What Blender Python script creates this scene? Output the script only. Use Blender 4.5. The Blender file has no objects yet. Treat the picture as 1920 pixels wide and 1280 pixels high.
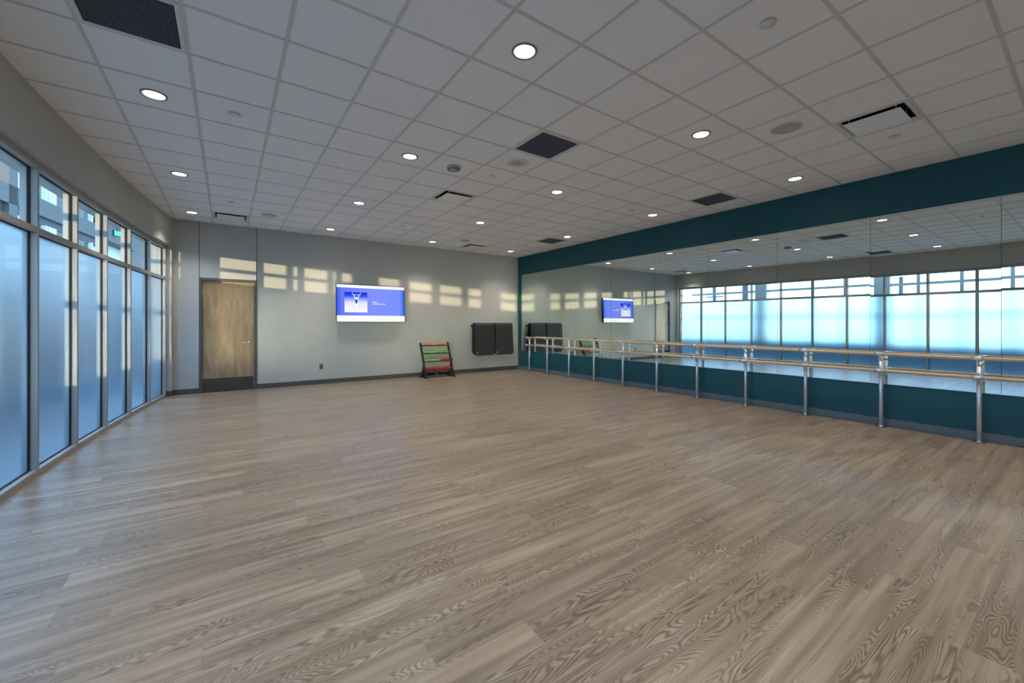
import bpy, math, random
from mathutils import Vector, Matrix
random.seed(7)
R = math.radians
sc = bpy.context.scene
col = sc.collection

# ------------------------------------------------------------------ camera, sky, sun, exposure
CAMZ = 1.4427
CEIL = 3.5447
XR = 7.615          # mirror wall
YB = 10.709         # wall with the door
YF = -3.05          # wall behind the camera
T = 0.6096
GX, GY = -0.8602, 4.0863   # ceiling grid origin
cam_d = bpy.data.cameras.new('camera'); cam = bpy.data.objects.new('camera', cam_d); col.objects.link(cam)
cam.location = (0, 0, CAMZ)
cam.rotation_euler = (R(90), 0, -0.6097)
cam_d.sensor_width = 36; cam_d.lens = 770.46 / 1920 * 36
cam_d.shift_x = -(964.82 - 960) / 1920; cam_d.shift_y = -(640 - 606.28) / 1920
cam_d.clip_start = 0.05; cam_d.clip_end = 800
sc.camera = cam
sc.view_settings.view_transform = 'Standard'; sc.view_settings.look = 'None'
sc.view_settings.gamma = 1; sc.view_settings.use_curve_mapping = False
sc.view_settings.exposure = 0.62
sc.cycles.max_bounces = 12; sc.cycles.diffuse_bounces = 5; sc.cycles.glossy_bounces = 6
sc.cycles.transmission_bounces = 8; sc.cycles.transparent_max_bounces = 16
sc.cycles.sample_clamp_indirect = 60.0

W = bpy.data.worlds.new('sky'); sc.world = W; W.use_nodes = True
wn = W.node_tree; wn.nodes.clear()
wo = wn.nodes.new('ShaderNodeOutputWorld'); wb = wn.nodes.new('ShaderNodeBackground')
tc = wn.nodes.new('ShaderNodeTexCoord'); sx = wn.nodes.new('ShaderNodeSeparateXYZ'); cr = wn.nodes.new('ShaderNodeValToRGB')
wn.links.new(tc.outputs['Generated'], sx.inputs[0]); wn.links.new(sx.outputs['Z'], cr.inputs[0])
wn.links.new(cr.outputs[0], wb.inputs[0]); wn.links.new(wb.outputs[0], wo.inputs[0])
e = cr.color_ramp.elements
e[0].position = 0.0; e[0].color = (0.50, 0.80, 1.0, 1)
e[1].position = 1.0; e[1].color = (0.16, 0.34, 0.62, 1)
for p, c in ((0.12, (0.42, 0.73, 1.0, 1)), (0.4, (0.30, 0.55, 0.90, 1))):
    k = e.new(p); k.color = c
wb.inputs[1].default_value = 3.7

sun_d = bpy.data.lights.new('sun', 'SUN'); sun = bpy.data.objects.new('sun', sun_d); col.objects.link(sun)
SAZ, SEL = R(43.4), R(2.33)
sd = Vector((math.sin(SAZ) * math.cos(SEL), math.cos(SAZ) * math.cos(SEL), -math.sin(SEL)))
sun.rotation_euler = sd.to_track_quat('-Z', 'Y').to_euler()
sun.location = (-20, -20, 12)
sun_d.energy = 3.5; sun_d.color = (1.0, 0.76, 0.46); sun_d.angle = R(0.55)

# ------------------------------------------------------------------ materials
def new_mat(name):
    m = bpy.data.materials.new(name); m.use_nodes = True
    return m, m.node_tree, m.node_tree.nodes['Principled BSDF']
def mat(name, c, rough=0.6, metal=0.0, noise=0.0, nscale=20.0, bump=0.0, bscale=200.0, coat=0.0, spec=None, stretch=(1, 1, 1)):
    m, t, b = new_mat(name)
    b.inputs['Base Color'].default_value = (*c, 1); b.inputs['Roughness'].default_value = rough
    b.inputs['Metallic'].default_value = metal; b.inputs['Coat Weight'].default_value = coat
    if spec is not None: b.inputs['Specular IOR Level'].default_value = spec
    tcn = t.nodes.new('ShaderNodeTexCoord'); mp = t.nodes.new('ShaderNodeMapping'); mp.inputs['Scale'].default_value = stretch
    t.links.new(tcn.outputs['Object'], mp.inputs[0])
    if noise:
        n = t.nodes.new('ShaderNodeTexNoise'); n.inputs['Scale'].default_value = nscale; n.inputs['Detail'].default_value = 4
        t.links.new(mp.outputs[0], n.inputs['Vector'])
        r = t.nodes.new('ShaderNodeValToRGB')
        r.color_ramp.elements[0].position = 0.3; r.color_ramp.elements[1].position = 0.7
        r.color_ramp.elements[0].color = (*[v * (1 - noise) for v in c], 1); r.color_ramp.elements[1].color = (*[min(1, v * (1 + noise)) for v in c], 1)
        t.links.new(n.outputs['Fac'], r.inputs[0]); t.links.new(r.outputs[0], b.inputs['Base Color'])
    if bump:
        n2 = t.nodes.new('ShaderNodeTexNoise'); n2.inputs['Scale'].default_value = bscale; n2.inputs['Detail'].default_value = 3
        t.links.new(mp.outputs[0], n2.inputs['Vector'])
        bp = t.nodes.new('ShaderNodeBump'); bp.inputs['Strength'].default_value = bump; bp.inputs['Distance'].default_value = 0.002
        t.links.new(n2.outputs['Fac'], bp.inputs['Height']); t.links.new(bp.outputs[0], b.inputs['Normal'])
    return m
def emis(name, c, s):
    m = bpy.data.materials.new(name); m.use_nodes = True; t = m.node_tree; t.nodes.clear()
    o = t.nodes.new('ShaderNodeOutputMaterial'); em = t.nodes.new('ShaderNodeEmission')
    em.inputs[0].default_value = (*c, 1); em.inputs[1].default_value = s; t.links.new(em.outputs[0], o.inputs[0])
    return m

M_wall = mat('greige_paint', (0.44, 0.44, 0.425), 0.75, noise=0.02, nscale=6, bump=0.15, bscale=260)
M_teal = mat('teal_paint', (0.0005, 0.064, 0.083), 0.55, noise=0.03, nscale=5, bump=0.12, bscale=260)
M_tile = mat('ceiling_tile', (0.79, 0.785, 0.775), 0.9, noise=0.05, nscale=160, bump=0.5, bscale=500)
M_grid = mat('ceiling_tee', (0.56, 0.54, 0.51), 0.5)
M_plen = mat('plenum', (0.02, 0.02, 0.02), 0.9)
M_base = mat('rubber_base', (0.075, 0.075, 0.075), 0.5)
M_base_lit = mat('rubber_base_lit_tone', (0.13, 0.135, 0.14), 0.5)  # lit copy of the rubber base: the light on it is in the colour
M_frame = mat('anodized_aluminium', (0.37, 0.375, 0.375), 0.45, 0.1, noise=0.03, nscale=30)
M_gask = mat('black_gasket', (0.006, 0.006, 0.008), 0.6)
M_steel = mat('brushed_steel', (0.70, 0.73, 0.77), 0.38, 0.7, noise=0.06, nscale=40, stretch=(1, 1, .05))
M_chrome = mat('satin_chrome', (0.75, 0.75, 0.76), 0.2, 1.0)
M_dmetal = mat('dark_painted_steel', (0.07, 0.075, 0.08), 0.45)
M_black = mat('black_powder_coat', (0.008, 0.008, 0.009), 0.45)
M_blackp = mat('black_plastic', (0.012, 0.012, 0.013), 0.35)
M_kick = mat('bronze_kick_plate', (0.09, 0.08, 0.07), 0.4, 0.6)
M_mat = mat('black_foam', (0.017, 0.019, 0.02), 0.65, noise=0.25, nscale=60, bump=0.4, bscale=300)
M_tag = mat('white_tag', (0.7, 0.7, 0.68), 0.6)
M_orange = mat('orange_neoprene', (0.80, 0.26, 0.03), 0.45)
M_green = mat('green_neoprene', (0.20, 0.52, 0.03), 0.45)
M_red = mat('red_neoprene', (0.55, 0.012, 0.02), 0.45)
M_white = mat('white_enamel', (0.62, 0.62, 0.60), 0.45)
M_trim_shade = mat('brown_grey_shade_trim', (0.20, 0.18, 0.16), 0.4)  # recess shadow of the downlights is put into this ring colour
M_smoke = mat('grey_detector', (0.34, 0.35, 0.34), 0.5)
M_egg = mat('dark_eggcrate', (0.12, 0.13, 0.155), 0.6)
M_plaque = mat('gloss_white_enamel', (0.74, 0.75, 0.76), 0.28)
M_grille = mat('speaker_mesh', (0.42, 0.42, 0.40), 0.6, bump=0.6, bscale=900)
M_outlet = mat('grey_device_plate', (0.09, 0.10, 0.11), 0.5)
M_led = emis('led_diffuser', (1.0, 0.95, 0.88), 7.0)
M_exit = emis('exit_green', (0.0, 0.85, 0.35), 1.4)
M_extw = mat('white_render', (0.86, 0.84, 0.78), 0.8, noise=0.02)
M_extg = mat('grey_panel', (0.40, 0.41, 0.42), 0.6, noise=0.03)
M_extd = mat('slate_panel', (0.05, 0.055, 0.062), 0.6, noise=0.04)
M_para = mat('blue_grey_panel', (0.10, 0.15, 0.20), 0.5, noise=0.1, nscale=1.5)
M_wingg = mat('dim_grey_panel', (0.13, 0.125, 0.12), 0.7, noise=0.04)
M_ground = mat('pale_ground', (0.36, 0.37, 0.36), 0.9, noise=0.2, nscale=0.3)
M_leaf = mat('leaf_green', (0.03, 0.06, 0.035), 0.7, noise=0.3, nscale=3)
M_bark = mat('bark', (0.06, 0.045, 0.035), 0.9, noise=0.2)
M_pole = mat('weathered_pole', (0.10, 0.11, 0.12), 0.8, noise=0.1)

def mirror_mat():
    m, t, b = new_mat('silvered_glass')
    b.inputs['Base Color'].default_value = (0.76, 0.845, 0.815, 1); b.inputs['Metallic'].default_value = 1; b.inputs['Roughness'].default_value = 0.0
    return m
M_mirror = mirror_mat()

def glass_clear():
    m = bpy.data.materials.new('clear_glass'); m.use_nodes = True; t = m.node_tree; t.nodes.clear()
    o = t.nodes.new('ShaderNodeOutputMaterial'); mx = t.nodes.new('ShaderNodeMixShader')
    tr = t.nodes.new('ShaderNodeBsdfTransparent'); tr.inputs[0].default_value = (0.86, 0.93, 0.93, 1)
    gl = t.nodes.new('ShaderNodeBsdfGlossy'); gl.inputs['Roughness'].default_value = 0.0
    fr = t.nodes.new('ShaderNodeFresnel'); fr.inputs[0].default_value = 1.45
    t.links.new(fr.outputs[0], mx.inputs[0]); t.links.new(tr.outputs[0], mx.inputs[1]); t.links.new(gl.outputs[0], mx.inputs[2])
    t.links.new(mx.outputs[0], o.inputs[0]); return m
M_glass = glass_clear()
def glass_frost():
    m = bpy.data.materials.new('frosted_glass'); m.use_nodes = True; t = m.node_tree; t.nodes.clear()
    o = t.nodes.new('ShaderNodeOutputMaterial')
    rf = t.nodes.new('ShaderNodeBsdfRefraction'); rf.inputs['Color'].default_value = (0.68, 0.86, 0.97, 1)
    rf.inputs['Roughness'].default_value = 1.0; rf.inputs['IOR'].default_value = 1.16
    tl = t.nodes.new('ShaderNodeBsdfTranslucent'); tl.inputs[0].default_value = (0.42, 0.66, 0.80, 1)
    m1 = t.nodes.new('ShaderNodeMixShader'); m1.inputs[0].default_value = 0.05
    t.links.new(rf.outputs[0], m1.inputs[1]); t.links.new(tl.outputs[0], m1.inputs[2])
    gl = t.nodes.new('ShaderNodeBsdfGlossy'); gl.inputs['Roughness'].default_value = 0.02
    fr = t.nodes.new('ShaderNodeFresnel'); fr.inputs[0].default_value = 1.55
    m2 = t.nodes.new('ShaderNodeMixShader')
    t.links.new(fr.outputs[0], m2.inputs[0]); t.links.new(m1.outputs[0], m2.inputs[1]); t.links.new(gl.outputs[0], m2.inputs[2])
    t.links.new(m2.outputs[0], o.inputs[0]); return m
M_frost = glass_frost()

class NT:
    """small node helper"""
    def __init__(s, t): s.t = t
    def n(s, k, **kw):
        x = s.t.nodes.new(k)
        for a, v in kw.items(): setattr(x, a, v)
        return x
    def put(s, sock, v):
        if isinstance(v, bpy.types.NodeSocket): s.t.links.new(v, sock)
        else: sock.default_value = v
    def m(s, op, a, b=0.0, c=0.0):
        x = s.n('ShaderNodeMath', operation=op); s.put(x.inputs[0], a); s.put(x.inputs[1], b)
        if op in ('MULTIPLY_ADD',): s.put(x.inputs[2], c)
        return x.outputs[0]
    def xyz(s, a, b, c=0.0):
        x = s.n('ShaderNodeCombineXYZ'); s.put(x.inputs[0], a); s.put(x.inputs[1], b); s.put(x.inputs[2], c); return x.outputs[0]
    def noise(s, v, scale, det=2.0, dist=0.0, rough=0.5):
        x = s.n('ShaderNodeTexNoise'); s.put(x.inputs['Vector'], v); x.inputs['Scale'].default_value = scale
        x.inputs['Detail'].default_value = det; x.inputs['Distortion'].default_value = dist; x.inputs['Roughness'].default_value = rough
        return x.outputs['Fac']
    def white(s, v):
        x = s.n('ShaderNodeTexWhiteNoise', noise_dimensions='3D'); s.put(x.inputs['Vector'], v); return x.outputs['Value'], x.outputs['Color']
    def ramp(s, f, els, interp='LINEAR'):
        x = s.n('ShaderNodeValToRGB'); s.put(x.inputs[0], f); x.color_ramp.interpolation = interp
        r = x.color_ramp.elements
        r[0].position, r[0].color = els[0][0], (*els[0][1], 1); r[1].position, r[1].color = els[-1][0], (*els[-1][1], 1)
        for p, c in els[1:-1]:
            k = r.new(p); k.color = (*c, 1)
        return x.outputs[0]
    def mix(s, f, a, b, mode='MIX'):
        x = s.n('ShaderNodeMix', data_type='RGBA', blend_type=mode); s.put(x.inputs[0], f); s.put(x.inputs[6], a); s.put(x.inputs[7], b); return x.outputs[2]
    def mapr(s, v, a, b, c, d):
        x = s.n('ShaderNodeMapRange'); s.put(x.inputs[0], v)
        for i, q in enumerate((a, b, c, d)): x.inputs[i + 1].default_value = q
        return x.outputs[0]

def floor_mat():
    m, t, b = new_mat('oak_plank_vinyl'); h = NT(t)
    tcn = h.n('ShaderNodeTexCoord'); sp = h.n('ShaderNodeSeparateXYZ'); t.links.new(tcn.outputs['Object'], sp.inputs[0])
    x, y = sp.outputs[0], sp.outputs[1]
    PW, PL = 0.18, 1.22
    row = h.m('FLOOR', h.m('DIVIDE', y, PW)); fy = h.m('FRACT', h.m('DIVIDE', y, PW))
    off, _ = h.white(h.xyz(row, 3.7, 1.3))
    xs = h.m('ADD', h.m('DIVIDE', x, PL), off)
    colm = h.m('FLOOR', xs); fx = h.m('FRACT', xs)
    rid, rc = h.white(h.xyz(row, colm, 0.5))
    sr = h.n('ShaderNodeSeparateColor'); t.links.new(rc, sr.inputs[0])
    r1, r2, r3 = sr.outputs[0], sr.outputs[1], sr.outputs[2]
    # long ring contours: cathedral figure
    ox = h.m('MULTIPLY', r1, 37.0); oy = h.m('MULTIPLY', r2, 53.0)
    v1 = h.xyz(h.m('ADD', h.m('MULTIPLY', x, 1.25), ox), h.m('ADD', h.m('MULTIPLY', y, 9.0), oy), h.m('MULTIPLY', r3, 9.0))
    n1 = h.noise(v1, 1.0, 1.6, 0.25, 0.40)
    jit = h.noise(h.xyz(h.m('MULTIPLY', x, 26.0), h.m('MULTIPLY', y, 70.0), r1), 1.0, 2.0)
    n1 = h.m('ADD', n1, h.m('MULTIPLY', jit, 0.007))
    rings = h.m('FRACT', h.m('MULTIPLY', n1, 38.0))
    tri = h.m('ABSOLUTE', h.m('SUBTRACT', h.m('MULTIPLY', rings, 2.0), 1.0))
    line = h.mapr(tri, 0.35, 0.85, 0.0, 1.0)
    # figure shows in the heart of a board only
    v2 = h.xyz(h.m('ADD', h.m('MULTIPLY', x, 0.9), oy), h.m('ADD', h.m('MULTIPLY', y, 5.0), ox), r1)
    n2 = h.noise(v2, 1.0, 2.0)
    heart = h.mapr(n2, 0.40, 0.54, 0.0, 1.0)
    hl = h.m('MULTIPLY', line, heart)
    # straight fibres
    v3 = h.xyz(h.m('MULTIPLY', x, 2.6), h.m('ADD', h.m('MULTIPLY', y, 210.0), oy), r2)
    fib = h.noise(v3, 1.0, 4.0, 0.0, 0.6)
    v4 = h.xyz(h.m('ADD', h.m('MULTIPLY', x, 0.9), ox), h.m('MULTIPLY', y, 22.0), r3)
    band = h.noise(v4, 1.0, 2.0)
    base = h.ramp(band, [(0.28, (0.225, 0.166, 0.113)), (0.5, (0.320, 0.240, 0.168)), (0.72, (0.400, 0.318, 0.236))])
    tone = h.ramp(rid, [(0.0, (0.90, 0.89, 0.90)), (0.5, (1.0, 0.99, 0.98)), (1.0, (1.09, 1.09, 1.08))])
    c = h.mix(1.0, base, tone, 'MULTIPLY')
    fc = h.ramp(fib, [(0.34, (0.80, 0.78, 0.76)), (0.5, (1.0, 1.0, 1.0)), (0.66, (1.13, 1.13, 1.14))])
    c = h.mix(0.6, c, fc, 'MULTIPLY')
    c = h.mix(h.m('MULTIPLY', hl, 0.74), c, (0.115, 0.076, 0.047, 1))
    # seams
    ey = h.m('MINIMUM', fy, h.m('SUBTRACT', 1.0, fy)); ex = h.m('MINIMUM', fx, h.m('SUBTRACT', 1.0, fx))
    s1 = h.m('LESS_THAN', ey, 0.0055); s2 = h.m('LESS_THAN', ex, 0.0009)
    seam = h.m('MAXIMUM', s1, s2)
    c = h.mix(h.m('MULTIPLY', seam, 0.28), c, (0.09, 0.065, 0.045, 1))
    t.links.new(c, b.inputs['Base Color'])
    rr = h.mapr(fib, 0.3, 0.7, 0.27, 0.35); t.links.new(rr, b.inputs['Roughness'])
    b.inputs['Specular IOR Level'].default_value = 0.8
    bp = h.n('ShaderNodeBump'); bp.inputs['Strength'].default_value = 0.12; bp.inputs['Distance'].default_value = 0.001
    t.links.new(h.m('SUBTRACT', fib, h.m('MULTIPLY', seam, 2.0)), bp.inputs['Height']); t.links.new(bp.outputs[0], b.inputs['Normal'])
    return m
M_floor = floor_mat()
def veneer():
    m, t, b = new_mat('birch_veneer'); h = NT(t)
    tcn = h.n('ShaderNodeTexCoord'); sp = h.n('ShaderNodeSeparateXYZ'); t.links.new(tcn.outputs['Object'], sp.inputs[0])
    x, z = sp.outputs[0], sp.outputs[2]
    n1 = h.noise(h.xyz(h.m('MULTIPLY', x, 9.0), h.m('MULTIPLY', z, 1.6), 1.0), 1.0, 5.0, 0.8)
    n2 = h.noise(h.xyz(h.m('MULTIPLY', x, 60.0), h.m('MULTIPLY', z, 3.0), 4.0), 1.0, 3.0)
    c = h.ramp(n1, [(0.3, (0.235, 0.150, 0.080)), (0.5, (0.305, 0.210, 0.122)), (0.7, (0.37, 0.275, 0.175))])
    c = h.mix(0.5, c, h.ramp(n2, [(0.35, (0.86, 0.85, 0.83)), (0.65, (1.05, 1.05, 1.05))]), 'MULTIPLY')
    t.links.new(c, b.inputs['Base Color']); b.inputs['Roughness'].default_value = 0.42; b.inputs['Coat Weight'].default_value = 0.15
    return m
M_veneer = veneer()
def rail_mat():
    m, t, b = new_mat('beech_rail'); h = NT(t)
    tcn = h.n('ShaderNodeTexCoord'); sp = h.n('ShaderNodeSeparateXYZ'); t.links.new(tcn.outputs['Object'], sp.inputs[0])
    n1 = h.noise(h.xyz(h.m('MULTIPLY', sp.outputs[0], 60.0), h.m('MULTIPLY', sp.outputs[1], 2.5), h.m('MULTIPLY', sp.outputs[2], 60.0)), 1.0, 4.0)
    c = h.ramp(n1, [(0.3, (0.62, 0.42, 0.26)), (0.7, (0.78, 0.57, 0.38))])
    t.links.new(c, b.inputs['Base Color']); b.inputs['Roughness'].default_value = 0.38
    return m
M_rail = rail_mat()

# ------------------------------------------------------------------ mesh helpers
class MB:
    def __init__(s): s.v = []; s.f = []; s.sm = []
    def add(s, vs, fs, smooth=False, mtx=None):
        o = len(s.v)
        s.v += [tuple(mtx @ Vector(p)) if mtx else tuple(p) for p in vs]
        s.f += [tuple(o + i for i in f) for f in fs]; s.sm += [smooth] * len(fs)
        return s
    def box(s, x0, x1, y0, y1, z0, z1, mtx=None):
        vs = [(x, y, z) for z in (z0, z1) for y in (y0, y1) for x in (x0, x1)]
        fs = [(0, 2, 3, 1), (4, 5, 7, 6), (0, 1, 5, 4), (2, 6, 7, 3), (0, 4, 6, 2), (1, 3, 7, 5)]
        return s.add(vs, fs, False, mtx)
    def bbox(s, x0, x1, y0, y1, z0, z1, b=0.003, mtx=None):
        """box with chamfered vertical-profile edges in x-z"""
        pr = [(x0 + b, z0), (x1 - b, z0), (x1, z0 + b), (x1, z1 - b), (x1 - b, z1), (x0 + b, z1), (x0, z1 - b), (x0, z0 + b)]
        n = 8; vs = [(p[0], y0, p[1]) for p in pr] + [(p[0], y1, p[1]) for p in pr]
        fs = [tuple(range(n)), tuple(range(2 * n - 1, n - 1, -1))] + [(i, i + n, (i + 1) % n + n, (i + 1) % n) for i in range(n)]
        return s.add(vs, fs, False, mtx)
    def cyl(s, p0, p1, r0, r1=None, n=20, smooth=True, caps=True):
        r1 = r0 if r1 is None else r1
        p0 = Vector(p0); p1 = Vector(p1); d = (p1 - p0).normalized()
        a = d.orthogonal().normalized(); b = d.cross(a)
        vs = []
        for p, r in ((p0, r0), (p1, r1)):
            for i in range(n):
                t = 2 * math.pi * i / n; vs.append(p + (a * math.cos(t) + b * math.sin(t)) * r)
        o = len(s.v)
        s.add(vs, [(i, (i + 1) % n, (i + 1) % n + n, i + n) for i in range(n)], smooth)
        if caps:
            s.f += [tuple(o + i for i in range(n - 1, -1, -1)), tuple(o + n + i for i in range(n))]; s.sm += [False, False]
        return s
    def tube(s, pts, r, n=12):
        for a, b in zip(pts, pts[1:]): s.cyl(a, b, r, n=n)
        for p in pts[1:-1]: s.sphere(p, r, 8, n)
        return s
    def sphere(s, c, r, nu=8, nv=12, sc_=(1, 1, 1)):
        vs = []; fs = []
        for i in range(nu + 1):
            a = math.pi * i / nu
            for j in range(nv):
                b = 2 * math.pi * j / nv
                vs.append((c[0] + sc_[0] * r * math.sin(a) * math.cos(b), c[1] + sc_[1] * r * math.sin(a) * math.sin(b), c[2] + sc_[2] * r * math.cos(a)))
        for i in range(nu):
            for j in range(nv):
                fs.append((i * nv + j, (i + 1) * nv + j, (i + 1) * nv + (j + 1) % nv, i * nv + (j + 1) % nv))
        return s.add(vs, fs, True)
    def lathe(s, prof, c=(0, 0, 0), n=32, smooth=True, mtx=None):
        """prof: list of (r, z)"""
        vs = []; k = len(prof)
        for j in range(n):
            t = 2 * math.pi * j / n
            for r, z in prof: vs.append((c[0] + r * math.cos(t), c[1] + r * math.sin(t), c[2] + z))
        fs = [(j * k + i, ((j + 1) % n) * k + i, ((j + 1) % n) * k + i + 1, j * k + i + 1) for j in range(n) for i in range(k - 1)]
        return s.add(vs, fs, smooth, mtx)
    def build(s, name, m, parent=None, loc=None, bevel=0.0):
        me = bpy.data.meshes.new(name); me.from_pydata(s.v, [], s.f); me.materials.append(m)
        me.polygons.foreach_set('use_smooth', s.sm); me.update()
        o = bpy.data.objects.new(name, me); col.objects.link(o)
        if parent: o.parent = parent
        if loc: o.location = loc
        if bevel:
            b = o.modifiers.new('bevel', 'BEVEL'); b.width = bevel; b.segments = 2; b.limit_method = 'ANGLE'
        return o
def tag(o, label, cat, group=None, kind=None):
    o['label'] = label; o['category'] = cat
    if group: o['group'] = group
    if kind: o['kind'] = kind
    return o
def struct(o, label=None):
    o['kind'] = 'structure'
    if label: o['label'] = label
    return o
def empty(name, loc=(0, 0, 0), rz=0):
    o = bpy.data.objects.new(name, None); col.objects.link(o); o.location = loc; o.rotation_euler = (0, 0, rz); o.empty_display_size = .1
    return o
def dup(root, loc=None, rz=None):
    r = root.copy(); col.objects.link(r)
    if loc: r.location = loc
    if rz is not None: r.rotation_euler = (0, 0, rz)
    for ch in list(root.children):
        if ch.type == 'LIGHT': continue
        c = ch.copy(); col.objects.link(c); c.parent = r
        for g in list(ch.children):
            d = g.copy(); col.objects.link(d); d.parent = c
    return r

# the window wall is an arc of 50 m radius
RAD, YC, XMIN = 50.0, 3.1, -1.555
def arc(y, d=0.0):
    rr = RAD + d
    return XMIN + RAD - math.sqrt(rr * rr - (y - YC) ** 2)
def arc_poly(y0, y1, d, n=24):
    return [(arc(y0 + (y1 - y0) * i / n, d), y0 + (y1 - y0) * i / n) for i in range(n + 1)]
def arc_slab(mb, y0, y1, d0, d1, z0, z1, n=24):
    """slab that follows the arc, from offset d0 (inner, room side) to d1 (outer)"""
    a = arc_poly(y0, y1, d0, n); b = arc_poly(y0, y1, d1, n); o = []
    for i in range(n + 1):
        o += [(a[i][0], a[i][1], z0), (b[i][0], b[i][1], z0), (b[i][0], b[i][1], z1), (a[i][0], a[i][1], z1)]
    f = []
    for i in range(n):
        p, q = 4 * i, 4 * i + 4
        f += [(p, q, q + 1, p + 1), (p + 1, q + 1, q + 2, p + 2), (p + 2, q + 2, q + 3, p + 3), (p + 3, q + 3, q, p)]
    f += [(0, 1, 2, 3), (4 * n + 3, 4 * n + 2, 4 * n + 1, 4 * n)]
    return mb.add(o, f)

# ------------------------------------------------------------------ room shell
fl = MB(); pl = arc_poly(YF, YB, 0.12, 30)
pl = pl[:-1] + [(pl[-1][0], YB + .2)]
vs = [(x, y, 0.0) for x, y in pl] + [(XR, y, 0.0) for x, y in pl]
n = len(pl)
fl.add(vs, [(i, n + i, n + i + 1, i + 1) for i in range(n - 1)])
fl.add([(x, y, -0.12) for x, y, z in vs], [(i, i + 1, n + i + 1, n + i) for i in range(n - 1)])
struct(fl.build('floor', M_floor), 'pale oak plank floor')

# ceiling: lay-in tiles (cells with diffusers and grilles left open), tee grid just below, unseen light-blocking lid above
SUP = [(6, 3), (10, -5), (10, 9), (1, 9), (2, -9)]
RET = [(6, -1), (12, -1), (12, 6), (0, -1), (6, -9)]
skip = set(SUP + RET)
ce = MB(); gr = MB()
i0, i1 = -2, 14; j0, j1 = -12, 11
for i in range(i0, i1):
    for j in range(j0, j1):
        if (i, j) in skip: continue
        x0, x1 = GX + i * T, GX + (i + 1) * T; y0, y1 = GY + j * T, GY + (j + 1) * T
        x1 = min(x1, XR); y1 = min(y1, YB); y0 = max(y0, YF); x0 = max(x0, -1.7)
        if x1 - x0 < .03 or y1 - y0 < .03: continue
        ce.box(x0, x1, y0, y1, CEIL + 0.004, CEIL + 0.02)
ceil = struct(ce.build('ceiling', M_tile), 'suspended ceiling of white lay-in tiles')
for i in range(i0, i1 + 1):
    x = GX + i * T
    if -1.7 < x < XR: gr.box(x - .012, x + .012, YF, YB, CEIL - 0.001, CEIL + 0.006)
for j in range(j0, j1 + 1):
    y = GY + j * T
    if YF < y < YB: gr.box(-1.7, XR, y - .012, y + .012, CEIL, CEIL + 0.006)
gr.box(-1.7, XR, YB - .02, YB, CEIL - .001, CEIL + .004); gr.box(XR - .02, XR, YF, YB, CEIL - .001, CEIL + .004)
gr.build('ceiling_grid', M_grid, ceil)
lid = MB(); lid.box(-1.9, XR + .2, YF - .2, YB + .2, CEIL + .42, CEIL + .50); lid.build('light_block_deck', M_plen, ceil)  # unseen slab added over the tiles to keep daylight out

HEAD, SILL = 2.965, 0.05
TR0, TR1 = 2.31, 2.36
# window wall drywall: soffit over the glass, return pier at the far end
wl = MB()
arc_slab(wl, YF, YB, -0.075, 0.30, HEAD + .02, CEIL + .45, 40)
arc_slab(wl, 10.60, YB, -0.075, 0.30, 0, HEAD + .02, 2)
arc_slab(wl, YF, YF + .12, -0.075, 0.30, 0, HEAD + .02, 2)
struct(wl.build('wall_left', M_wall), 'curved grey wall over the windows')
wb_ = MB()
DX0, DX1, DZ = -0.487, 0.533, 2.395
wb_.box(-1.13, DX0 + .03, YB, YB + .14, 0, CEIL + .45); wb_.box(DX1 - .03, XR + .15, YB, YB + .14, 0, CEIL + .45)
wb_.box(DX0 + .03, DX1 - .03, YB, YB + .14, DZ - .03, CEIL + .45)
wb_.box(DX0, DX1, YB + .14, YB + .18, 0, DZ)
struct(wb_.build('wall_back', M_wall), 'light grey wall with the door and television')
wr = MB(); wr.box(XR, XR + .15, YF, YB, 0, CEIL + .45)
struct(wr.build('wall_right', M_teal), 'dark teal wall behind the mirrors')
wf = MB(); wf.box(-2.0, XR + .15, YF - .14, YF, 0, CEIL + .45)
struct(wf.build('wall_front', M_wall), 'grey wall behind the camera')
# rubber base
b1 = MB(); b1.box(DX1, XR, YB - .008, YB, 0, .105); b1.box(arc(10.65, -.075), DX0, YB - .008, YB, 0, .105)
arc_slab(b1, 10.59, YB - .008, -0.083, -0.075, 0, .105, 2); b1.box(arc(10.6, -.083), arc(10.6, 0.0), 10.592, 10.60, 0, .105)
struct(b1.build('baseboard_back', M_base), 'dark grey rubber base along the door wall')
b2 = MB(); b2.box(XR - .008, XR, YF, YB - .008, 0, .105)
struct(b2.build('baseboard_right', M_base_lit), 'rubber base under the mirrors, lit tone put into its grey')
# reveal joints above the door
for k, x in enumerate((-0.480, 0.526)):
    t_ = MB(); t_.box(x - .005, x + .005, YB - .0015, YB + .002, DZ, CEIL)
    struct(t_.build('trim_%d' % (k + 1), M_gask), 'thin dark control joint in the door wall')
t_ = MB(); t_.box(XR - .012, XR, -2.95, 10.492, .588, .604); t_.box(XR - .010, XR, 10.487, 10.493, .604, 2.972); t_.box(XR - .010, XR, -2.95, 10.492, 2.966, 2.972)
struct(t_.build('trim_3', M_chrome), 'bright metal channel around the mirrors')

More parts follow.
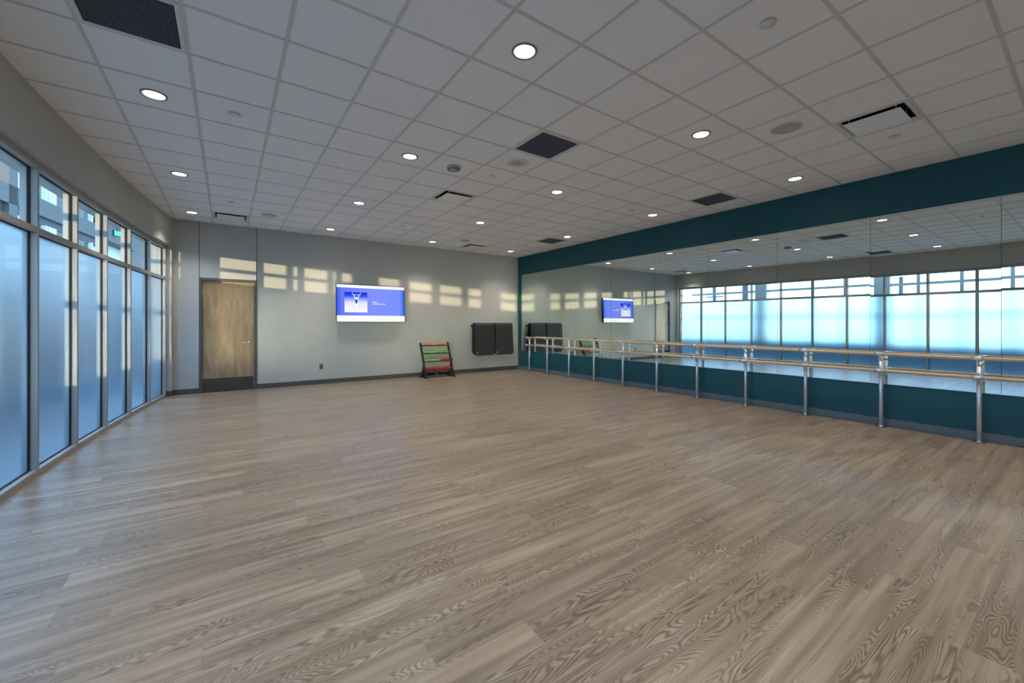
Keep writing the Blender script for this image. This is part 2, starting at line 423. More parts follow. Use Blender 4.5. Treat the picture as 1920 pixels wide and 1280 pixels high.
# ------------------------------------------------------------------ windows
ym = [10.55, 9.68, 8.715] + [7.75 - .965 * k for k in range(12)]
ym = [y for y in ym if y > YF + .12]
def along(mb, ya, yb, d0, d1, z0, z1):
    """straight bar between two points of the arc"""
    arc_slab(mb, ya, yb, d0, d1, z0, z1, 1)
MW = 0.019
for k in range(len(ym) - 1):
    yb, ya = ym[k], ym[k + 1]      # far and near mullion
    root = empty('window_%d' % (k + 1), (0, 0, 0)); struct(root, 'storefront window, clear above and frosted below')
    f = MB()
    for y in ((ya, yb) if k == len(ym) - 2 else (yb,)):
        along(f, y - MW, y + MW, 0.0, 0.046, 0, HEAD + .02); along(f, y - MW, y + MW, 0.068, 0.114, 0, HEAD + .02)
        along(f, y - MW + .006, y + MW - .006, 0.046, 0.068, 0, HEAD)
    for z0, z1 in ((0, SILL), (TR0, TR1), (HEAD - .045, HEAD + .02)):
        along(f, ya + MW, yb - MW, 0.0, 0.046, z0, z1); along(f, ya + MW, yb - MW, 0.068, 0.114, z0, z1)
        along(f, ya + MW, yb - MW, 0.046, 0.068, z0, z1 if z0 == 0 else z1)
    f.build('frame', M_frame, root)
    g = MB()
    for z0, z1 in ((SILL, TR0), (TR1, HEAD - .045)):
        for (a, b_, c, d) in ((ya + MW, ya + MW + .013, z0, z1), (yb - MW - .013, yb - MW, z0, z1), (ya + MW, yb - MW, z0, z0 + .01), (ya + MW, yb - MW, z1 - .010, z1)):
            along(g, a, b_, 0.048, 0.066, c, d)
    g.build('gasket', M_gask, root)
    def pane(z0, z1):
        a, b_ = ya + MW + .004, yb - MW - .004
        q = MB(); xa, xb = arc(a, .057), arc(b_, .057)
        q.add([(xa, a, z0), (xb, b_, z0), (xb, b_, z1), (xa, a, z1)], [(0, 1, 2, 3)])
        return q
    pane(SILL + .002, TR0 - .002).build('frosted_pane', M_frost, root)
    pane(TR1 + .002, HEAD - .047).build('clear_pane', M_glass, root)

# ------------------------------------------------------------------ outside: balcony with parapet, posts and rails
D = 1.5
o = MB(); arc_slab(o, -3.4, 11.4, 0.12, D + .35, -.22, -.03, 24); struct(o.build('balcony_floor', M_extg), 'outside walkway along the windows')
o = MB(); arc_slab(o, -3.4, 11.4, D, D + .12, -.22, .82, 24); struct(o.build('parapet_wall', M_para), 'low dark parapet outside the windows')
rl = empty('balcony_screen'); tag(rl, 'grey metal screen of posts and rails outside the windows', 'railing')
for z0, z1 in ((1.71, 1.79), (2.71, 2.79)):
    o = MB(); arc_slab(o, -3.4, 10.9, D, D + .07, z0, z1, 24); o.build('rail', M_extg, rl)
for y in [6.30, 5.33, 3.40, 2.44, 1.47, -1.0, -2.1]:
    o = MB(); arc_slab(o, y - .04, y + .04, D + .0, D + .08, .8, 3.6, 1); o.build('post', M_extg, rl)
for y in (8.06, 4.30, .42):
    o = MB(); arc_slab(o, y - .21, y + .21, D + .0, D + .30, .8, 7.0, 1)
    tag(o.build('column', M_extg), {8.06: 'wide grey column outside the windows, farthest of three', 4.30: 'wide grey column outside the windows, middle of three', .42: 'wide grey column outside the windows, nearest the camera'}[y], 'column', 'outside columns')
o = MB(); o.box(-260, 200, -200, 260, -4.6, -4.4); struct(o.build('ground', M_ground), 'pale ground far below the windows')

# neighbouring wing seen at a slant through the upper panes
P0 = Vector((-5.2, 16.0, 0)); FD = Vector((.148, .989, 0)).normalized(); ND = Vector((FD.y, -FD.x, 0))
wm = Matrix.Translation(P0) @ Matrix(((FD.x, -ND.x, 0, 0), (FD.y, -ND.y, 0, 0), (0, 0, 1, 0), (0, 0, 0, 1)))   # local x along facade, local y away from the room
wing = empty('building_wing'); tag(wing, 'grey and white neighbouring building wing seen through the clear upper panes', 'building')
def wbox(name, m, *bs):
    q = MB()
    for b_ in bs: q.box(*b_, mtx=wm)
    return q.build(name, m, wing)
wbox('spandrel', M_wingg, (0.2, 7.4, 0, .5, 4.80, 5.33)); wbox('soffit', M_extd, (0.2, 7.4, .1, .9, 4.55, 4.80))
wbox('base_wall', M_extd, (0.2, 16, 0, .4, -4.4, 2.2))
wbox('parapet', M_wingg, (0.2, 16, 0, .5, 7.4, 8.2))
for a, b_ in ((1.84, 2.35), (3.25, 3.34), (3.42, 3.87), (6.33, 6.42)):
    wbox('column', M_extw, (a, b_, .01, .45, 2.2, 4.55), (a, b_, .01, .45, 5.34, 7.4))
wbox('grey_column', M_wingg, (1.45, 1.84, 0, .35, 2.2, 7.4))
wbox('cream_wall', M_extw, (7.4, 10.4, .4, .8, -2, 4.85)); wbox('canopy', M_wingg, (7.4, 10.4, -.1, .8, 4.85, 5.5))
wbox('slate_wall', M_wingg, (10.4, 12.2, .2, .6, 2.2, 7.4)); 
wbox('sky_block_backdrop', M_extd, (0.2, 16, 5.0, 5.2, -4.4, 4.7))  # dark backdrop added to block the sky behind the frosted panes
for a, b_ in ((3.05, 3.25), (3.87, 6.33)):
    wbox('glazing', M_glass, (a, b_, .12, .14, 2.2, 4.6), (a, b_, .12, .14, 5.33, 7.4))
# exit sign under the canopy
es = empty('exit_sign', wm @ Vector((7.98, -.2, 5.12)), math.atan2(FD.y, FD.x) - R(28)); tag(es, 'green lit EXIT sign seen through a clear upper pane', 'exit sign')
q = MB(); q.box(-.17, .17, -.03, .03, 0, .24); q.build('housing', M_extd, es)
q = MB(); q.box(-.155, .155, -.034, -.03, .015, .225); q.build('lit_face', M_exit, es)
q = MB(); q.box(-.02, .02, -.02, .02, .24, .40); q.build('stem', M_extd, es)
q = MB()
def bar(x0, z0, x1, z1, w=.014):
    a = Vector((x0, -.0355, z0)); b_ = Vector((x1, -.0355, z1)); d = (b_ - a).normalized(); s_ = Vector((-d.z, 0, d.x)) * w / 2
    q.add([a - s_, b_ - s_, b_ + s_, a + s_], [(0, 1, 2, 3)])
for s_ in ((-.125, .05, -.125, .19), (-.125, .19, -.07, .19), (-.125, .12, -.08, .12), (-.125, .05, -.07, .05), (-.05, .05, .01, .19), (-.05, .19, .01, .05), (.035, .05, .035, .19), (.055, .19, .125, .19), (.09, .05, .09, .19)):
    bar(*s_)
q.build('letters', M_extw, es)
# trees behind the wing
def tree(x, y, z0, h, r, label, n=2600):
    t = empty('tree', (x, y, z0)); tag(t, label, 'tree', 'trees beyond the wing')
    b_ = MB(); b_.cyl((0, 0, 0), (0, 0, h * .7), r * .09, r * .04, 10)
    for k in range(7):
        a = k * 2.4; b_.cyl((0, 0, h * (.35 + .05 * k)), (math.cos(a) * r * .6, math.sin(a) * r * .6, h * (.55 + .05 * k)), r * .03, r * .012, 6)
    b_.build('trunk', M_bark, t)
    c = MB()
    for k in range(n):
        u, v, w_ = random.gauss(0, .42), random.gauss(0, .42), random.gauss(0, .36)
        p = Vector((u * r, v * r, h * .66 + w_ * h * .42)); a = Vector((random.uniform(-1, 1), random.uniform(-1, 1), random.uniform(-1, 1))).normalized()
        b2_ = a.orthogonal().normalized(); c2 = a.cross(b2_); s_ = random.uniform(.10, .22) * r / 2
        c.add([p - b2_ * s_, p + c2 * s_ * .6, p + b2_ * s_, p - c2 * s_ * .6], [(0, 1, 2, 3)])
    c.build('foliage', M_leaf, t)
tree(-8.7, 38, -4.4, 17.5, 3.6, 'dark leafy tree glimpsed through the second clear pane')
tree(-7.4, 63, -4.4, 21, 4.6, 'dark leafy tree glimpsed through the last clear pane')
# far things that show in the mirrors
def pole(x, y, h, tilt, arm, label):
    t = empty('utility_pole', (x, y, -4.4)); t.rotation_euler = (0, R(tilt), 0); tag(t, label, 'pole')
    q = MB(); q.cyl((0, 0, 0), (0, 0, h), .30, .22, 12); q.build('shaft', M_pole, t)
    if arm:
        q = MB(); q.box(-.08, .08, -1.3, 1.3, h * .76, h * .76 + .15, None); q.build('crossarm', M_pole, t)
        q = MB(); q.cyl((0.1, .75, h * .45), (0.1, .75, h * .52), .3, n=12); q.cyl((0.1, .75, h * .49), (0, 0, h * .5), .06, n=6); q.build('transformer', M_pole, t)
pole(-43.3, 32.3, 12.6, 2, True, 'utility pole with a crossarm reflected in the mirrors')
pole(-65.4, 16.9, 12.8, -2, False, 'bare leaning pole reflected in the mirrors, right of the other')
cl = empty('construction_lift', (-46.8, 29.8, -4.4), R(60)); tag(cl, 'construction lift with an upright mast reflected in the mirrors', 'lift')
q = MB(); q.box(-.35, .35, -.35, .35, .5, 12.0); q.build('mast', M_pole, cl)
q = MB(); q.box(-3.2, -.4, -.8, .8, .6, 6.6); q.add([(-3.2, -.8, 6.6), (-.4, -.8, 6.6), (-.4, .8, 6.6), (-3.2, .8, 6.6), (-1.2, -.6, 7.5), (-.6, -.6, 7.5), (-.6, .6, 7.5), (-1.2, .6, 7.5)], [(0, 1, 5, 4), (1, 2, 6, 5), (2, 3, 7, 6), (3, 0, 4, 7), (4, 5, 6, 7)]); q.build('body', M_pole, cl)

# ------------------------------------------------------------------ door
dr = empty('door_1', (0, YB, 0)); struct(dr, 'birch veneer door in a dark grey steel frame')
f = MB(); w_ = .054
f.box(DX0, DX0 + w_, -.014, .12, 0, DZ); f.box(DX1 - w_, DX1, -.014, .12, 0, DZ); f.box(DX0 + w_, DX1 - w_, -.014, .12, DZ - w_, DZ)
f.build('door_frame', M_dmetal, dr, bevel=.002)
f = MB(); f.box(DX0 + w_ + .003, DX1 - w_ - .003, .03, .075, .008, DZ - w_ - .003); leaf = f.build('door_leaf', M_veneer, dr)
f = MB(); f.box(DX0 + w_ + .012, DX1 - w_ - .012, .026, .03, .012, .285); f.build('kick_plate', M_kick, leaf)
f = MB(); lx, lz = DX1 - w_ - .075, 1.03
mt = Matrix.Translation((lx, .03, lz)) @ Matrix.Rotation(R(90), 4, 'X')
f.lathe([(0, .010), (.034, .010), (.038, .004), (.038, 0)], n=28, mtx=mt); f.cyl((lx, .029, lz), (lx, .0, lz), .022, n=20); f.cyl((lx, .025, lz), (lx, -.035, lz), .011, n=14)
f.tube([(lx, -.035, lz), (lx - .03, -.042, lz), (lx - .115, -.040, lz - .004), (lx - .125, -.030, lz - .004)], .009, 10)
f.build('lever_handle', M_chrome, leaf)
f = MB()
for z in (.3, 1.2, 2.05): f.cyl((DX0 + w_, .022, z), (DX0 + w_, .022, z + .11), .008, n=10)
f.build('hinge', M_steel, leaf)

# ------------------------------------------------------------------ mirrors
MP = 1.2238
for k in range(11):
    y1 = 10.486 - k * MP; y0 = y1 - MP + .004
    if y1 < YF + .3: break
    q = MB(); hw = (y1 - y0) / 2
    q.box(-.006, 0, -hw, hw, -1.181, 1.181)
    mo = q.build('mirror_panel', M_mirror, loc=(XR - .0035, (y0 + y1) / 2, 1.785))
    mo.rotation_euler = (0, R(random.uniform(-.07, .07)), R(random.uniform(-.06, .06)))
    tag(mo, '%s tall mirror panel on the teal wall counting from the door wall' % ('first', 'second', 'third', 'fourth', 'fifth', 'sixth', 'seventh', 'eighth', 'ninth', 'tenth', 'eleventh')[k], 'mirror', 'mirror panels on the teal wall')

# ------------------------------------------------------------------ ballet barre
ba = empty('ballet_barre', (7.50, 0, 0)); tag(ba, 'long double ballet barre with wooden rails on steel posts before the mirrors', 'ballet barre')
ZT, ZL = 1.022, .792; RX = -.095
yp = [9.95 if k == 10 else .862 + .9165 * k for k in range(10, -4, -1)]
yend0, yend1 = yp[-1] - .12, yp[0] + .10
def post_at(first, y):
    if first is None:
        q = MB(); q.cyl((0, 0, .006), (0, 0, .985), .0245, n=24); q.sphere((0, 0, .985), .0245, 8, 24, (1, 1, .5)); p = q.build('post', M_steel, ba, (0, y, 0))
        q = MB(); q.lathe([(0, .022), (.028, .022), (.032, .012), (.034, .008), (.034, .006)], n=24); q.build('collar', M_chrome, p)
        q = MB(); q.lathe([(0, .0075), (.060, .0075), (.066, .004), (.066, 0)], n=32); q.build('floor_plate', M_dmetal, p)
        return p
    p = first.copy(); col.objects.link(p); p.location = (0, y, 0)
    for g in list(first.children):
        d = g.copy(); col.objects.link(d); d.parent = p
    return p
P1 = None; BR = None
for y in yp:
    p = post_at(P1, y); P1 = P1 or p
    if BR is None:
        q = MB()
        q.cyl((0, -.05, 0), (0, .05, 0), .0262, n=24)                     # sleeve round the rail
        q.tube([(.0, 0, -.018), (.035, 0, -.045), (.075, 0, -.080)], .0080, 10)
        q.box(.0, .095, -.009, .009, -.014, -.006)
        q.cyl((.095, 0, -.098), (.095, 0, -.062), .0265, n=24)
        BR = q
    for z in (ZT, ZL):
        if z == ZT and y == yp[0]: bo = BR.build('bracket', M_steel, ba, (RX, y, z)); BO = bo
        else:
            bo = BO.copy(); col.objects.link(bo); bo.location = (RX, y, z)
for nm, z in (('upper_rail', ZT), ('lower_rail', ZL)):
    q = MB(); q.cyl((0, yend0, 0), (0, yend1 - .02, 0), .0225, n=28); rr_ = q.build(nm, M_rail, ba, (RX, 0, z))
    q = MB(); q.cyl((0, yend1 - .02, 0), (0, yend1 + .012, 0), .0235, n=24); q.sphere((0, yend1 + .012, 0), .0235, 8, 20, (1, .5, 1)); q.build('end_cap', M_chrome, rr_)

# ------------------------------------------------------------------ television
TVX0, TVX1, TVZ0, TVZ1, TVY = 2.142, 3.838, 1.475, 2.405, 10.56
tvc = ((TVX0 + TVX1) / 2, TVY, (TVZ0 + TVZ1) / 2); hw, hh = (TVX1 - TVX0) / 2, (TVZ1 - TVZ0) / 2
tv = empty('television', tvc); tv.rotation_euler = (R(-3.0), 0, 0); tag(tv, 'wall mounted television showing a blue slide with an aerial dancer', 'television')
def grad(name, stops, axis='Z', s=.70):
    m = bpy.data.materials.new(name); m.use_nodes = True; t = m.node_tree; t.nodes.clear(); h = NT(t)
    o_ = h.n('ShaderNodeOutputMaterial'); em = h.n('ShaderNodeEmission'); em.inputs[1].default_value = s
    tcn = h.n('ShaderNodeTexCoord'); sp = h.n('ShaderNodeSeparateXYZ'); t.links.new(tcn.outputs['Generated'], sp.inputs[0])
    t.links.new(h.ramp(sp.outputs[axis], stops), em.inputs[0]); t.links.new(em.outputs[0], o_.inputs[0]); return m
q = MB(); q.bbox(-hw, hw, 0, .035, -hh, hh, .004); q.bbox(-hw + .12, hw - .12, .035, .07, -hh + .1, hh - .15, .02); q.build('housing', M_blackp, tv)
BZ = .013
scr = MB(); scr.box(-hw + BZ, hw - BZ, -.001, .0, -hh + BZ + .004, hh - BZ)
S_blue = grad('screen_blue', [(0, (.035, .10, .75)), (.06, (.13, .18, .85)), (.5, (.22, .27, .95)), (.93, (.18, .27, .95)), (1, (.0, .10, .80))], 'X')
screen = scr.build('screen', S_blue, tv)
S_wht = emis('screen_white', (.93, .97, 1.0), .85)
iw, ih = hw - BZ, hh - BZ
def rect(name, m, u0, u1, v0, v1, d=.002):
    """u,v in 0..1 from the screen's top left"""
    q = MB(); x0, x1 = -iw + 2 * iw * u0, -iw + 2 * iw * u1; z1, z0 = ih - 2 * ih * v0, ih - 2 * ih * v1
    q.add([(x0, -d, z0), (x1, -d, z0), (x1, -d, z1), (x0, -d, z1)], [(0, 1, 2, 3)]); return q.build(name, m, screen)
rect('header_bar', S_wht, 0, 1, 0, .075); rect('footer_bar', S_wht, 0, 1, .835, 1)
S_pic = grad('screen_picture', [(0, (.95, .9, .9)), (.45, (.75, .78, .98)), (.62, (.35, .45, .95)), (.8, (.03, .08, .85)), (1, (.01, .02, .62))], 'Z')
rect('slide_picture', S_pic, .105, .43, .195, .745, .0025)
S_navy = emis('screen_navy', (.01, .03, .10), 1.0); S_skin = emis('screen_skin', (.85, .85, .95), 1.0)
def poly(name, m, pts, d=.0035):
    q = MB(); q.add([(-iw + 2 * iw * u, -d, ih - 2 * ih * v) for u, v in pts], [tuple(range(len(pts)))]); return q.build(name, m, screen)
def stroke(mb, a, b_, w0, w1, d):
    A = Vector((-iw + 2 * iw * a[0], -d, ih - 2 * ih * a[1])); B = Vector((-iw + 2 * iw * b_[0], -d, ih - 2 * ih * b_[1]))
    dd = (B - A).normalized(); s_ = Vector((-dd.z, 0, dd.x)); mb.add([A - s_ * w0, B - s_ * w1, B + s_ * w1, A + s_ * w0], [(3, 2, 1, 0)])
q = MB()   # dancer: arms, head, legs
for a, b_, w0, w1 in (((.235, .265), (.252, .345), .006, .009), ((.252, .345), (.262, .385), .009, .011), ((.312, .265), (.298, .35), .006, .009), ((.298, .35), (.285, .39), .009, .011),
                      ((.272, .37), (.270, .52), .012, .012), ((.262, .50), (.275, .60), .016, .009), ((.275, .60), (.272, .70), .008, .004), ((.275, .50), (.292, .535), .015, .010), ((.292, .535), (.268, .58), .010, .005),
                      ((.215, .195), (.215, .25), .003, .003), ((.33, .195), (.33, .25), .003, .003), ((.212, .262), (.335, .262), .004, .004)):
    stroke(q, a, b_, w0, w1, .0035)
q.build('dancer_figure', S_skin, screen); q = MB()
hc = Vector((-iw + 2 * iw * .274, -.0035, ih - 2 * ih * .355)); n_ = 14
q.add([hc + Vector((math.cos(t * 2 * math.pi / n_) * .017, 0, math.sin(t * 2 * math.pi / n_) * .021)) for t in range(n_)], [tuple(range(n_))])
q.build('dancer_head', S_skin, screen)
q2 = poly('dancer_leotard', S_navy, [(.250, .385), (.262, .392), (.272, .402), (.284, .39), (.292, .388), (.280, .45), (.286, .50), (.262, .51), (.258, .45)], .004)
def lines(name, m, u0, v, n_, w, h_, gap=.25):
    q = MB(); u = u0; rnd = random.Random(n_)
    for k in range(n_):
        ww = w * rnd.uniform(.6, 1.2); x0, x1 = -iw + 2 * iw * u, -iw + 2 * iw * (u + ww); hz = h_ * rnd.choice((.7, .7, 1.0)); z0 = ih - 2 * ih * v
        q.add([(x0, -.004, z0), (x1, -.004, z0), (x1, -.004, z0 + hz), (x0, -.004, z0 + hz)], [(0, 1, 2, 3)]); u += ww * (1 + gap)
    return q.build(name, m, screen)
lines('title_text', S_wht, .505, .462, 8, .0105, .017); lines('subtitle_text', S_wht, .505, .512, 16, .0108, .015)
S_txt = emis('screen_grey_text', (.12, .2, .3), 1.0)
lines('footer_text', S_txt, .105, .925, 12, .0095, .012); rect('progress_bar', S_txt, .535, .78, .935, .947, .003); lines('footer_text', emis('screen_pale_text', (.4, .5, .6), 1.0), .85, .92, 8, .0095, .010)
q = MB(); q.box(-.25, .25, .07, .085, -.18, .12); q.box(-.03, .03, .08, .135, -.05, .05); q.box(-.22, .22, .128, .142, -.16, .16); q.build('wall_bracket', M_black, tv)

# ------------------------------------------------------------------ outlets
def outlet(x, z, label):
    t = empty('wall_outlet', (x, YB, z)); tag(t, label, 'outlet')
    q = MB(); q.bbox(-.036, .036, -.007, 0, -.058, .058, .004); pl_ = q.build('cover_plate', M_outlet, t)
    for zz in (-.026, .026):
        q = MB(); q.bbox(-.017, .017, -.009, -.006, zz - .014, zz + .014, .004); q.build('socket', M_dmetal, pl_)
outlet(1.835, .412, 'grey wall outlet low between the door and the television'); outlet(5.265, .408, 'grey wall outlet low beside the dumbbell rack')

# ------------------------------------------------------------------ dumbbell rack
rk = empty('dumbbell_rack', (4.665, 10.35, 0)); tag(rk, 'black four tier dumbbell rack leaning back near the wall', 'rack')
RW = .40; yf, yt = -.235, .20
def lean(z): return yf + .045 + (yt - yf - .045) * (z - .03) / .89
for s_ in (-1, 1):
    q = MB(); x = s_ * RW
    q.box(x - .022, x + .022, yf - .04, .27, 0, .035); q.build('foot', M_black, rk, bevel=.004)
    q = MB(); a = Vector((x, lean(.03), .03)); b_ = Vector((x, lean(.92), .92)); dv = Vector((0, .028, 0)); hx = Vector((.018, 0, 0))
    q.add([a - dv - hx, a + dv - hx, a + dv + hx, a - dv + hx, b_ - dv - hx, b_ + dv - hx, b_ + dv + hx, b_ - dv + hx], [(3, 2, 1, 0), (4, 5, 6, 7), (0, 1, 5, 4), (1, 2, 6, 5), (2, 3, 7, 6), (3, 0, 4, 7)]); q.build('upright', M_black, rk)
    q = MB(); a = Vector((x, .06, .03)); b_ = Vector((x, lean(.34) + .02, .34))
    q.add([a - dv - hx, a + dv - hx, a + dv + hx, a - dv + hx, b_ - dv - hx, b_ + dv - hx, b_ + dv + hx, b_ - dv + hx], [(3, 2, 1, 0), (4, 5, 6, 7), (0, 1, 5, 4), (1, 2, 6, 5), (2, 3, 7, 6), (3, 0, 4, 7)]); q.build('rear_strut', M_black, rk)
q = MB(); q.box(-RW, RW, .035, .085, .045, .105); q.build('cross_member', M_black, rk)
q = MB(); q.box(-.03, .03, .033, .035, .065, .085); q.build('maker_plate', M_tag, rk)
TZ = (.875, .665, .455, .235); TILT = R(8)
tiers = []
for z in TZ:
    mt = Matrix.Translation((0, lean(z), z)) @ Matrix.Rotation(TILT, 4, 'X')
    q = MB(); q.box(-RW, RW, -.075, .075, -.035, -.030, mt); q.box(-RW, RW, -.078, -.072, -.035, -.012, mt); q.box(-RW, RW, .072, .078, -.035, -.008, mt)
    q.build('tier_tray', M_black, rk); tiers.append(mt)
def dumbbell_mb(r):
    q = MB(); pr = [(0, -.075), (r * .8, -.075), (r, -.068), (r, -.030), (r * .8, -.024), (.012, -.022), (.0135, 0), (.012, .022), (r * .8, .024), (r, .030), (r, .068), (r * .8, .075), (0, .075)]
    return q.lathe(pr, n=8, smooth=False, mtx=Matrix.Rotation(R(90), 4, 'X') @ Matrix.Rotation(R(22.5), 4, 'Z'))
rowspec = [[(M_orange, 13, .024, 'small orange neoprene dumbbell in the top rack row', 'orange dumbbells on the top tier')],
           [(M_green, 11, .029, 'green neoprene dumbbell in the second rack row', 'green dumbbells on the second tier')],
           [(M_green, 7, .029, 'green neoprene dumbbell in the third rack row, left of the red ones', 'green dumbbells on the third tier'), (M_red, 4, .031, 'red neoprene dumbbell at the right end of the third rack row', 'red dumbbells on the third tier')],
           [(M_red, 11, .032, 'red neoprene dumbbell in the bottom rack row', 'red dumbbells on the bottom tier')]]
rm = Matrix.Translation(rk.location)
for mt, spec in zip(tiers, rowspec):
    tot = sum(s_[1] for s_ in spec); pitch = (2 * RW - .05) / tot; k = 0
    for m_, cnt, r, lab, grp in spec:
        first = None
        for _ in range(cnt):
            x = -RW + .025 + pitch * (k + .5); k += 1
            if first is None: d = dumbbell_mb(r).build('dumbbell', m_); first = d
            else: d = first.copy(); col.objects.link(d)
            d.matrix_world = rm @ mt @ Matrix.Translation((x, 0, -.030 + r * .93)) @ Matrix.Rotation(random.uniform(-.1, .1), 4, 'Y')
            tag(d, lab, 'dumbbell', grp)

# ------------------------------------------------------------------ exercise mats draped over a wall bar
MBY = YB - .14; MBZ = 1.375
br = empty('mat_bar', (6.62, YB, MBZ)); tag(br, 'black wall bar carrying the draped exercise mats', 'bar')
q = MB(); q.cyl((-.73, MBY - YB, 0), (.66, MBY - YB, 0), .018, n=18); q.build('bar', M_black, br)
for x in (-.70, .64):
    q = MB(); q.box(x - .012, x + .012, MBY - YB - .01, 0, -.015, .015); q.box(x - .02, x + .02, -.006, 0, -.035, .035); q.build('wall_arm', M_black, br)
def drape(cx, wd, r0, th, drop_f, drop_b, skew, name_label, grp, tagz=False):
    t = empty('exercise_mat', (cx, MBY, MBZ)); tag(t, name_label, 'exercise mat', grp)
    # profile in y,z (front is -y)
    def prof(r, fl):
        p = []
        nf = 8
        for i in range(nf + 1):
            u = i / nf; p.append((-(r + fl * (1 - u) ** 1.5), -drop_f * (1 - u)))
        for i in range(1, 12):
            a = math.pi - math.pi * i / 12; p.append((r * math.cos(a), r * math.sin(a)))
        for i in range(nf + 1):
            u = i / nf; p.append((min(r + .01 * u, .128), -drop_b * u))
        return p
    ins, out = prof(r0, .025), prof(r0 + th, .025)
    nx = 10; mb = MB(); L = len(ins); vs = []
    for i in range(nx + 1):
        u = i / nx; e_ = min(u, 1 - u) * wd       # distance from side edge, rounds the lower corners
        for P in (ins, out):
            for k, (y, z) in enumerate(P):
                zz = z
                cut = 0.0
                if e_ < .05:
                    cut = .05 - math.sqrt(max(0, .05 ** 2 - (.05 - e_) ** 2))
                if z < -.3:
                    lim = -(drop_f if k < L / 2 else drop_b) + cut
                    zz = max(z, lim)
                sk = skew * (-zz) / drop_f if zz < 0 else 0
                vs.append(((u - .5) * wd + sk * (u - .3), y, zz))
    fs = []
    for i in range(nx):
        a0 = i * 2 * L; b0 = (i + 1) * 2 * L
        for k in range(L - 1):
            fs.append((a0 + k, b0 + k, b0 + k + 1, a0 + k + 1)); fs.append((a0 + L + k, a0 + L + k + 1, b0 + L + k + 1, b0 + L + k))
        fs.append((a0, a0 + L, b0 + L, b0)); fs.append((a0 + L - 1, b0 + L - 1, b0 + 2 * L - 1, a0 + 2 * L - 1))
    for b0, fl_ in ((0, 1), (nx * 2 * L, 0)):
        for k in range(L - 1):
            f_ = (b0 + k, b0 + k + 1, b0 + L + k + 1, b0 + L + k); fs.append(f_ if fl_ else f_[::-1])
    mb.add(vs, fs); mb.build('mat_sheet', M_mat, t)
    if tagz:
        q = MB(); q.box(-wd / 2 + .02, -wd / 2 + .075, -(r0 + th + .028), -(r0 + th + .024), -drop_f + .075, -drop_f + .09); q.build('white_tag', M_tag, t)
names = ('innermost', 'second layer', 'third layer', 'outermost')
for s_, cx, wd in (('left', 6.245, .66), ('right', 6.935, .62)):
    for k in range(4):
        drape(cx + random.uniform(-.008, .008), wd, .022 + k * .0165, .0145, .80 + .025 * k, .86 - .03 * k, .04 if s_ == 'right' else .01,
              'black exercise mat draped over the wall bar, %s of the %s bundle' % (names[k], s_), '%s bundle of draped black mats' % s_, k == 3)

# ------------------------------------------------------------------ ceiling fittings
def cell(i, j): return (GX + (i + .5) * T, GY + (j + .5) * T)
# downlights
dl = empty('downlight', (0, 0, 0))
q = MB(); q.lathe([(.078, .012), (.080, -.002), (.088, -.007), (.097, -.006), (.100, .001), (.100, .004)], n=40); q.build('trim_ring', M_trim_shade, dl)
q = MB(); q.lathe([(0, -.0035), (.05, -.0035), (.079, -.001)], n=40); q.build('diffuser', M_led, dl)
LAMP_W = 96.0
def lamp_at(root):
    ld = bpy.data.lights.get('downlight_beam')
    if ld is None:
        ld = bpy.data.lights.new('downlight_beam', 'SPOT'); ld.energy = LAMP_W; ld.color = (1.0, 0.92, 0.82)
        ld.spot_size = R(108); ld.spot_blend = 0.9; ld.shadow_soft_size = 0.07
    lo = bpy.data.objects.new('downlight_beam', ld); col.objects.link(lo); lo.parent = root; lo.location = (0, 0, -.012)
rows = {9: 'in the row nearest the door wall', 5: 'in the second row from the door wall', 1: 'in the third row from the door wall', -3: 'in the fourth row from the door wall', -7: 'in the row over the camera', -11: 'in the row behind the camera'}
colsn = {0: 'beside the windows', 4: 'next column from the windows', 8: 'next column from the mirrors', 12: 'beside the mirror wall'}
first = True
for j, rn in rows.items():
    for i, cn in colsn.items():
        x, y = cell(i, j)
        if y < YF + .3: continue
        d = dl if first else dup(dl, (x, y, CEIL))
        d.location = (x, y, CEIL); first = False
        lamp_at(d)
        tag(d, 'lit downlight %s, %s' % (rn, cn), 'downlight', 'ceiling downlights')
# supply diffusers
def supply(i, j, label):
    x, y = cell(i, j); t = empty('supply_diffuser', (x, y, CEIL)); tag(t, label, 'air diffuser')
    h = T / 2 - .012
    def ring(a, za, b_, zb):
        q = MB(); A = [(-a, -a, za), (a, -a, za), (a, a, za), (-a, a, za)]; B = [(-b_, -b_, zb), (b_, -b_, zb), (b_, b_, zb), (-b_, b_, zb)]
        q.add(A + B, [(k, (k + 1) % 4, (k + 1) % 4 + 4, k + 4) for k in range(4)]); return q
    q = ring(h, -.002, h - .022, -.002); q2 = ring(h - .022, -.002, h - .045, .022)
    q.add(q2.v, q2.f); q.build('frame', M_white, t)
    q = ring(h - .045, .022, h - .045, .20); q.box(-h + .045, h - .045, -h + .045, h - .045, .20, .205); q.build('duct_neck', M_plen, t)
    q = MB(); p = h - .068; q.box(-p, p, -p, p, -.018, -.013); q.build('plaque', M_plaque, t, bevel=.0015)
    q = MB()
    for a, b_ in ((-p + .04, -p + .04), (p - .04, -p + .04), (-p + .04, p - .04), (p - .04, p - .04)): q.cyl((a, b_, -.013), (a, b_, .20), .004, n=6)
    q.build('hanger', M_steel, t)
supply(6, 3, 'square white plaque air diffuser in the middle of the ceiling'); supply(10, -5, 'large square white plaque air diffuser at upper right of the photo')
supply(10, 9, 'square white plaque air diffuser near the teal corner of the door wall'); supply(1, 9, 'square white plaque air diffuser in front of the door')
supply(2, -9, 'square white plaque air diffuser behind the camera')
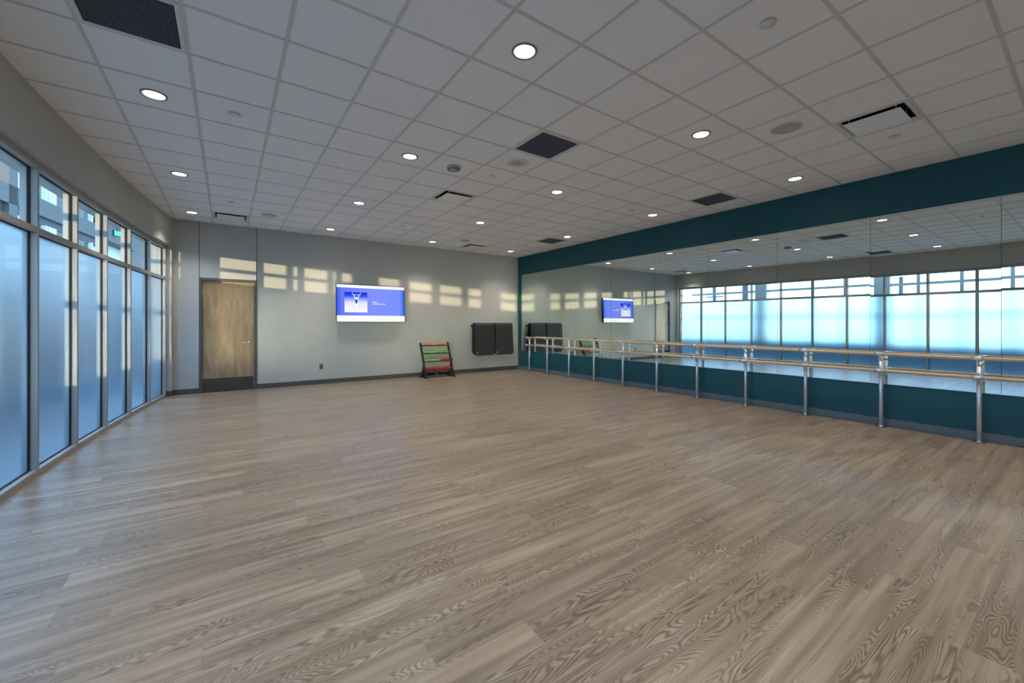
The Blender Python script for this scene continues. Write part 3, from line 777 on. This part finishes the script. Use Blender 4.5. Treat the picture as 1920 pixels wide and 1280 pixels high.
# return grilles
def grille(i, j, label):
    x, y = cell(i, j); t = empty('return_grille', (x, y, CEIL)); tag(t, label, 'air grille')
    h = T / 2 - .012; q = MB()
    for a in ((-h, h, -h, -h + .028), (-h, h, h - .028, h), (-h, -h + .028, -h + .028, h - .028), (h - .028, h, -h + .028, h - .028)): q.box(*a, -.003, .004)
    q.build('frame', M_white, t)
    q = MB(); g = h - .028; n_ = 34
    for k in range(n_ + 1):
        v = -g + 2 * g * k / n_; q.box(v - .0012, v + .0012, -g, g, .0, .013); q.box(-g, g, v - .0012, v + .0012, .0, .013)
    q.build('eggcrate_core', M_egg, t)
    q = MB(); q.box(-g, g, -g, g, .10, .105); q.box(-g - .004, -g, -g, g, .004, .105); q.box(g, g + .004, -g, g, .004, .105); q.box(-g, g, -g - .004, -g, .004, .105); q.box(-g, g, g, g + .004, .004, .105)
    q.build('plenum_box', M_plen, t)
grille(6, -1, 'dark square return grille in the middle of the ceiling'); grille(12, -1, 'dark square return grille beside the mirror wall, nearer the camera')
grille(12, 6, 'dark square return grille beside the mirror wall, farther away'); grille(0, -1, 'dark square return grille beside the windows at upper left')
grille(6, -9, 'dark square return grille behind the camera')
# speakers
def speaker(i, j, rg, label):
    x, y = cell(i, j); t = empty('ceiling_speaker', (x, y, CEIL)); tag(t, label, 'ceiling speaker')
    q = MB(); q.lathe([(rg, -.004), (.140, -.007), (.150, -.004), (.152, .004)], n=48); q.build('bezel', M_white, t)
    q = MB(); q.lathe([(0, -.009), (rg * .6, -.0085), (rg, -.005)], n=40); q.build('mesh_grille', M_grille, t)
speaker(9, -4, .135, 'round grey mesh ceiling speaker beside the large air diffuser'); speaker(6, 0, .088, 'round white ceiling speaker with a small grey centre beside the middle return grille')
speaker(9, 8, .125, 'round grey ceiling speaker near the teal corner of the door wall'); speaker(2, 8, .125, 'round grey ceiling speaker right of the diffuser before the door')
# concealed sprinkler caps
where = {(6, -5): 'at the top of the photo, near the camera', (1, 1): 'left of the middle of the ceiling', (11, -5): 'next to the large air diffuser', (6, 1): 'right of the smoke detector',
         (11, 1): 'in front of the mirror wall, third row', (6, 7): 'over the middle of the door wall', (11, 7): 'near the corner with the teal wall', (1, 7): 'in front of the door'}
for (i, j), lab in where.items():
    x, y = cell(i, j); t = empty('sprinkler_cap', (x, y, CEIL)); tag(t, 'small round white sprinkler cap ' + lab, 'sprinkler', 'concealed sprinkler caps')
    q = MB(); q.lathe([(0, -.010), (.046, -.010), (.050, -.007), (.050, -.004)], n=32); q.build('cover', M_white, t)
    q = MB(); q.lathe([(.030, -.004), (.030, .008)], n=24); q.build('cup', M_plen, t)
# smoke detector
x, y = cell(5, 1); t = empty('smoke_detector', (x, y, CEIL)); tag(t, 'white smoke detector with dark vents left of the middle ceiling speaker', 'smoke detector')
q = MB(); q.lathe([(.082, .004), (.090, -.006), (.090, -.020), (.074, -.036), (.046, -.042), (.040, -.056), (0, -.060)], n=40); q.build('housing', M_smoke, t)
q = MB()
for k in range(10):
    a = 2 * math.pi * k / 10; m_ = Matrix.Rotation(a, 4, 'Z'); q.box(.050, .080, -.013, .013, -.0405, -.0285, m_ @ Matrix.Translation((0, 0, .001)))
q.build('vent', M_blackp, t)
